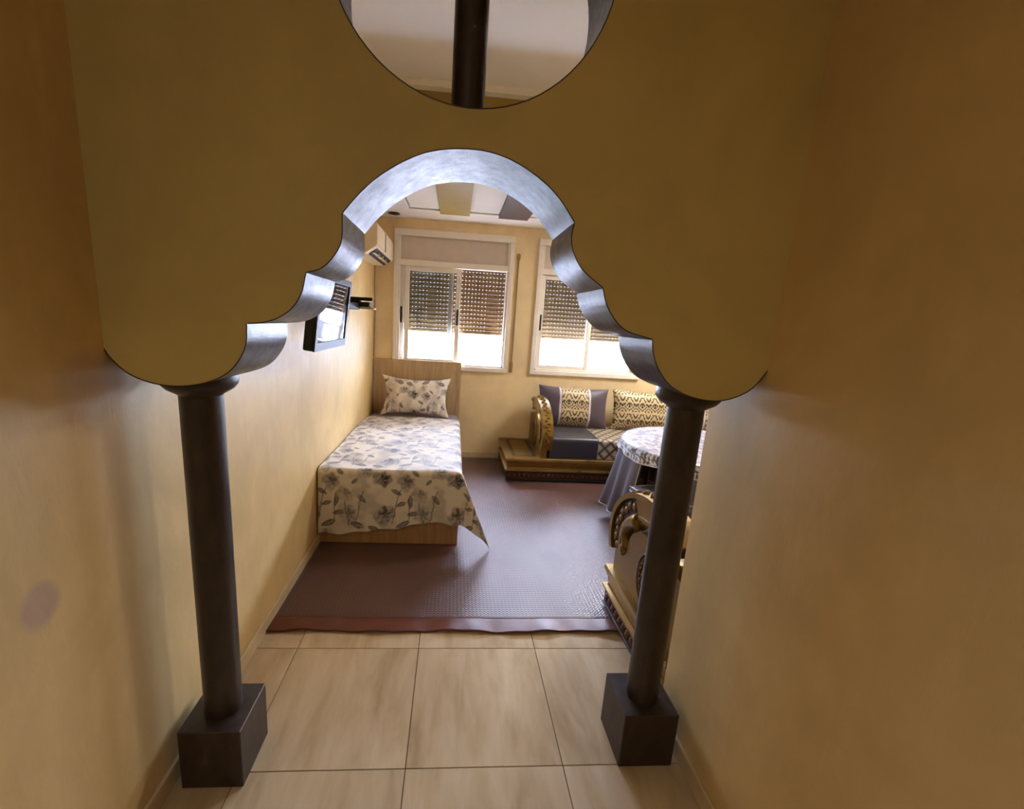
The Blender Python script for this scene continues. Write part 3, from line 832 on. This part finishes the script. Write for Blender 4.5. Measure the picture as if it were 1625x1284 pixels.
    # mattress: brocade with diamonds
    sx0, sx1, u0, u1, z1 = x2+.022, x1, .035, dep-.02, .485
    Lf_, Lt = z1-.275, u1-u0
    def seat(U, V):
        X = sx0+(sx1-sx0)*U; p_ = V*(Lf_+Lt); e = .03
        u = np.where(p_ < Lf_, u0, u0+(p_-Lf_)); z = np.where(p_ < Lf_, .275+p_, z1)
        dd = p_-Lf_; near = np.abs(dd) < e; tt = (dd+e)/(2*e)*PI/2
        u = np.where(near, u0+e*(1-np.cos(tt)), u); z = np.where(near, z1-e*(1-np.sin(tt)), z)
        z = z+.008*np.sin(np.clip((u-u0)/Lt, 0, 1)*PI)*(p_ > Lf_+e)
        return X, Y(u), z
    so = grid_sheet('seat_mattress', int((sx1-sx0)/.008), 110, seat, M_seat, S, 0, lambda U, V: diamonds(U*(sx1-sx0), V*(Lf_+Lt)))
    eb = MB(); yb(eb, sx0, sx1, u0+.01, u1, .272, z1-.012, .01); eb.build('seat_core', M_purple, S)
    # plum throw at the arm end
    def throw(U, V):
        X, Yv, z = seat(U, V); X = sx0-.006+(seatlen+.012)*U
        off = .007; p_ = V*(Lf_+Lt)
        Yv = Yv-d*off*(p_ < Lf_+.03); z = z+off*(p_ > Lf_-.03)
        return X, Yv+.0*U, z
    th = grid_sheet('seat_cover', 60, 90, throw, M_purple, S, .008)
    mb = MB(); xe = sx0+seatlen+.004
    mb.tube([(xe, Y(u0-.008), .28), (xe, Y(u0-.008), .45), (xe, Y(u0+.004), .482), (xe, Y(u0+.04), .494), (xe, Y(.4), .503), (xe, Y(u1), .494)], .004, 6)
    mb.build('cover_piping', M_trimw, S)
    return S
sofa('banquette_sofa', 'gilded carved banquette sofa along the back wall under the right window', .59, .955, 3.55, 4.235, 1, True, .51)
sofa('banquette_sofa', 'gilded carved sofa end behind the right column, its scrolled arm facing the mat', .957, .992, 3.3, 2.275, -1, False, .5)

def cushcol_strip(x, z):
    ax = np.abs(x+.0); k = (smooth(.150, .153, ax))[..., None]
    dm = damask(x, z+.23, .15, .195)
    pl = np.array(srgb(74, 60, 70)[:3])*np.ones(x.shape+(3,)); c = dm*(1-k)+pl*k
    ln = (smooth(.157, .160, ax)-smooth(.180, .183, ax))[..., None]; lt = np.array(srgb(196, 184, 184)[:3])
    return c*(1-ln)+lt*ln
def cushcol_full(x, z): return damask(x, z+.23, .15, .195)
p = cushion('cushion', .83, .47, .20, (1.405, 4.80, .727), math.radians(-12), math.radians(1.5), 0, M_damask, cushcol_strip, 150, .06)
tag(p, 'dark plum cushion with a gold damask centre strip, beside the scrolled sofa arm', 'cushion')
p = cushion('cushion', .80, .46, .20, (2.27, 4.80, .722), math.radians(-12), math.radians(1), 0, M_damask, cushcol_full, 150, .06)
tag(p, 'cushion covered all over in gold and cream damask, on the sofa under the right window', 'cushion')
p = cushion('cushion', .80, .46, .20, (3.12, 4.80, .722), math.radians(-12), 0, 0, M_damask, cushcol_strip, 120, .06)
tag(p, 'plum cushion mostly hidden by the right column at the far end of the back sofa', 'cushion')
p = cushion('cushion', .78, .46, .20, (1.49, 1.70, .725), math.radians(12), 0, 0, M_damask, cushcol_full, 120, .06)
tag(p, 'damask cushion on the near sofa, glimpsed between the right column and the wall', 'cushion')

# ------------------------------------------------------------------ round table with cloth
TC = (2.13, 3.36); TR = .645; TZ = .72
tb = empty('round_table', (0, 0, 0)); tag(tb, 'dark wooden round table hidden under the lilac cloth, seen through the gap in its skirt', 'table')
MB().lathe([(TR-.03, TZ-.04), (TR-.01, TZ-.032), (TR-.01, TZ-.012), (TR-.02, TZ-.008)], (*TC, 0), 48).build('tabletop', M_darkwood, tb)
for a in (35, 125, 215, 305):
    ca_, sa_ = math.cos(math.radians(a)), math.sin(math.radians(a))
    MB().lathe([(.022, .011), (.03, .1), (.02, .2), (.035, .45), (.03, TZ-.04)], (TC[0]+ca_*.46, TC[1]+sa_*.46, 0), 12).build('leg', M_darkwood, tb, smooth=True)
tc = empty('tablecloth', (0, 0, 0)); tag(tc, 'shiny lilac satin tablecloth with white edging draped over the round table by the sofa', 'tablecloth')
def top(U, V):
    a = U*2*PI; r = V*TR; drp = smooth(.97, 1.0, V)*.01
    return TC[0]+r*np.cos(a), TC[1]+r*np.sin(a), TZ+.004-drp+.002*vnoise(r*30*np.cos(a), r*30*np.sin(a), 3)
def topcol(U, V):
    a = U*2*PI; r = V*TR; x, y = r*np.cos(a), r*np.sin(a)
    k = smooth(.42, .6, vnoise(x*28, y*40, 1)*.6+vnoise(x*60, y*80, 2)*.4)[..., None]
    return np.array(srgb(112, 110, 130)[:3])*(1-k)+np.array(srgb(176, 174, 184)[:3])*k
grid_sheet('cloth_top', 128, 60, top, M_lace, tc, 0, topcol)
def lace(U, V):
    a = U*2*PI; L = .07+.035*np.abs(np.sin(a*4+.4)); z = TZ+.002-V*L; r = TR+.004+.03*V+.006*np.sin(a*24)*V
    return TC[0]+r*np.cos(a), TC[1]+r*np.sin(a), z
def lacecol(U, V):
    a = U*2*PI; k = smooth(-.2, .3, np.sin(a*70+3*np.sin(V*6))*np.cos(V*7+np.sin(a*35)*2)+.3*np.sin(a*113))[..., None]; e = smooth(.86, .9, V)[..., None]
    k = np.clip(k+e, 0, 1)
    return np.array(srgb(70, 62, 66)[:3])*(1-k)+np.array(srgb(205, 202, 204)[:3])*k
grid_sheet('lace_border', 400, 16, lace, M_lace, tc, .002, lacecol)
def skirt_panel(a0, a1, zb, ph, m=M_satin, flare=.10):
    def fn(U, V):
        a = np.radians(a0+(a1-a0)*U)
        fold = np.sin(a*26+ph)*.022*V**.8+np.sin(a*11+ph)*.015*V
        r = TR-.004+flare*V*.5+fold
        return TC[0]+r*np.cos(a), TC[1]+r*np.sin(a), TZ-.006-V*(TZ-.006-zb)
    o = grid_sheet('skirt_panel', 90, 24, fn, m, tc, .003)
    pts = []
    for V in np.linspace(0, 1, 10): X, Y_, Z = fn(np.array(0.), np.array(V)); pts.append((float(X), float(Y_), float(Z)))
    for U in np.linspace(0, 1, 60): X, Y_, Z = fn(np.array(U), np.array(1.)); pts.append((float(X), float(Y_), float(Z)))
    for V in np.linspace(1, 0, 10): X, Y_, Z = fn(np.array(1.), np.array(V)); pts.append((float(X), float(Y_), float(Z)))
    bb = MB(); bb.tube(pts, .005, 6); bb.build('piping', M_trimw, o)
skirt_panel(143, 158, .20, .4, flare=.16); skirt_panel(160, 200, .12, 1.0, flare=.22); skirt_panel(222, 262, .14, 2.0); skirt_panel(266, 318, .14, .2); skirt_panel(322, 370, .14, .7); skirt_panel(374, 432, .14, .9); skirt_panel(436, 500, .14, 0)

# pouf
pf = empty('pouf', (1.66, 2.93, 0), math.radians(12)); tag(pf, 'square grey satin covered pouf with white piping, tucked beside the round table', 'pouf')
MB().box(-.20, .20, -.20, .20, .40, .45, .018, 3).build('cushion_top', M_satin, pf, smooth=True)
def pskirt(U, V):
    t_ = U*4; k = np.floor(np.clip(t_, 0, 3.999)); f = t_-k
    xs = np.select([k == 0, k == 1, k == 2, k == 3], [-.2+.4*f, .2+0*f, .2-.4*f, -.2+0*f]); ys = np.select([k == 0, k == 1, k == 2, k == 3], [-.2+0*f, -.2+.4*f, .2+0*f, .2-.4*f])
    g = 1+V*.06+.02*np.sin(U*60)*V
    return xs*g, ys*g, .425-V*.41
grid_sheet('skirt', 161, 12, pskirt, M_satin, pf, .003)
MB().tube([(-.2, -.2, .445), (.2, -.2, .445), (.2, .2, .445), (-.2, .2, .445)], .005, 6, closed=True).build('piping', M_trimw, pf)

# ------------------------------------------------------------------ television on its wall arm
tv = empty('television', (0, 0, 0)); tag(tv, 'small black flat television hung on the left wall, window mirrored in its screen', 'television')
TVm = Matrix.Translation((-.60, 2.235, 1.642)) @ Matrix.Rotation(math.radians(6.5), 4, 'Y')
def put(o): o.matrix_local = TVm; return o
w2, h2 = .272, .175
put(MB().box(-.050, -.004, -w2, w2, -h2, h2, .008, 2).build('casing', M_black, tv))
bz = MB(); bz.prism([(-w2, -h2), (w2, -h2), (w2, h2), (-w2, h2)], 'YZ', -.006, .004, [[(-w2+.028, -h2+.038), (w2-.028, -h2+.038), (w2-.028, h2-.03), (-w2+.028, h2-.03)]])
put(bz.build('bezel', M_black, tv))
put(MB().box(-.004, -.001, -w2+.026, w2-.026, -h2+.036, h2-.028).build('screen', M_screen, tv))
g = MB()
for i in range(9): g.box(-.004, .0052, -w2+.06+i*.05, -w2+.085+i*.05, h2-.016, h2-.012)
o = put(g.build('speaker_slots', plain('grey_slots', srgb(110, 104, 100), .4), tv)); o['kind'] = 'stuff'
put(MB().box(-.075, -.05, -.12, .12, -.09, .09, .01).build('back_cover', M_black, tv))
ar = MB(); ar.box(XL, XL+.02, 2.80, 2.90, 1.64, 1.80, .003); ar.box(XL+.02, -.60, 2.83, 2.87, 1.700, 1.745, .006); ar.box(-.72, -.52, 2.80, 2.88, 1.728, 1.748, .003)
ar.box(-.65, -.535, 2.79, 2.87, 1.688, 1.720, .005); ar.box(-.69, -.60, 2.42, 2.83, 1.67, 1.71, .006); ar.box(-.69, -.64, 2.20, 2.46, 1.60, 1.72, .006)
ar.build('mount_arm', M_black, tv)
MB().box(-.60, -.505, 2.78, 2.86, 1.677, 1.686, .002).build('arm_end_plate', plain('bright_steel', srgb(210, 205, 200), .25, .8), tv)

# air conditioner
ac = empty('air_conditioner', (0, 0, 0)); tag(ac, 'cream wall air conditioner high in the corner left of the window', 'air conditioner')
pr = [(XL, 2.435), (-.73, 2.435), (-.705, 2.42), (-.70, 2.40), (-.70, 2.235), (-.705, 2.228), (-.735, 2.205), (-.80, 2.165), (XL, 2.165)]
MB().prism(pr, 'XZ', 3.96, 4.94).build('housing', M_acwhite, ac)
MB().box(-.703, -.696, 3.97, 4.38, 2.245, 2.405, .002).build('front_panel', M_acwhite, ac)
MB().box(-.703, -.696, 4.45, 4.93, 2.245, 2.405, .002).build('front_panel', M_acwhite, ac)
MB().box(-.702, -.699, 4.385, 4.445, 2.24, 2.41).build('panel_gap', M_black, ac)
o = MB(); o.prism([(-.712, 2.218), (-.722, 2.205), (-.787, 2.163), (-.777, 2.178)], 'XZ', 4.05, 4.88); o.build('air_outlet', M_black, ac)
for k in range(3): MB().box(-.760, -.722, 4.25+k*.2, 4.256+k*.2, 2.172, 2.208).build('louvre', M_acwhite, ac)
MB().box(-.775, -.735, 4.07, 4.86, 2.180, 2.184).build('flap', M_acwhite, ac)
# cable from the unit down the corner
cb = MB(); cb.tube([(XL+.015, 4.985, 2.17), (XL+.010, 4.99, 1.95), (XL+.018, 4.99, 1.7), (XL+.012, 4.99, 1.45), (XL+.010, 4.99, 1.165)], .004, 6)
tag(cb.build('cable', plain('brown_cable', srgb(92, 70, 44), .5), None), 'thin brown cable hanging down the corner from the air conditioner', 'cable')
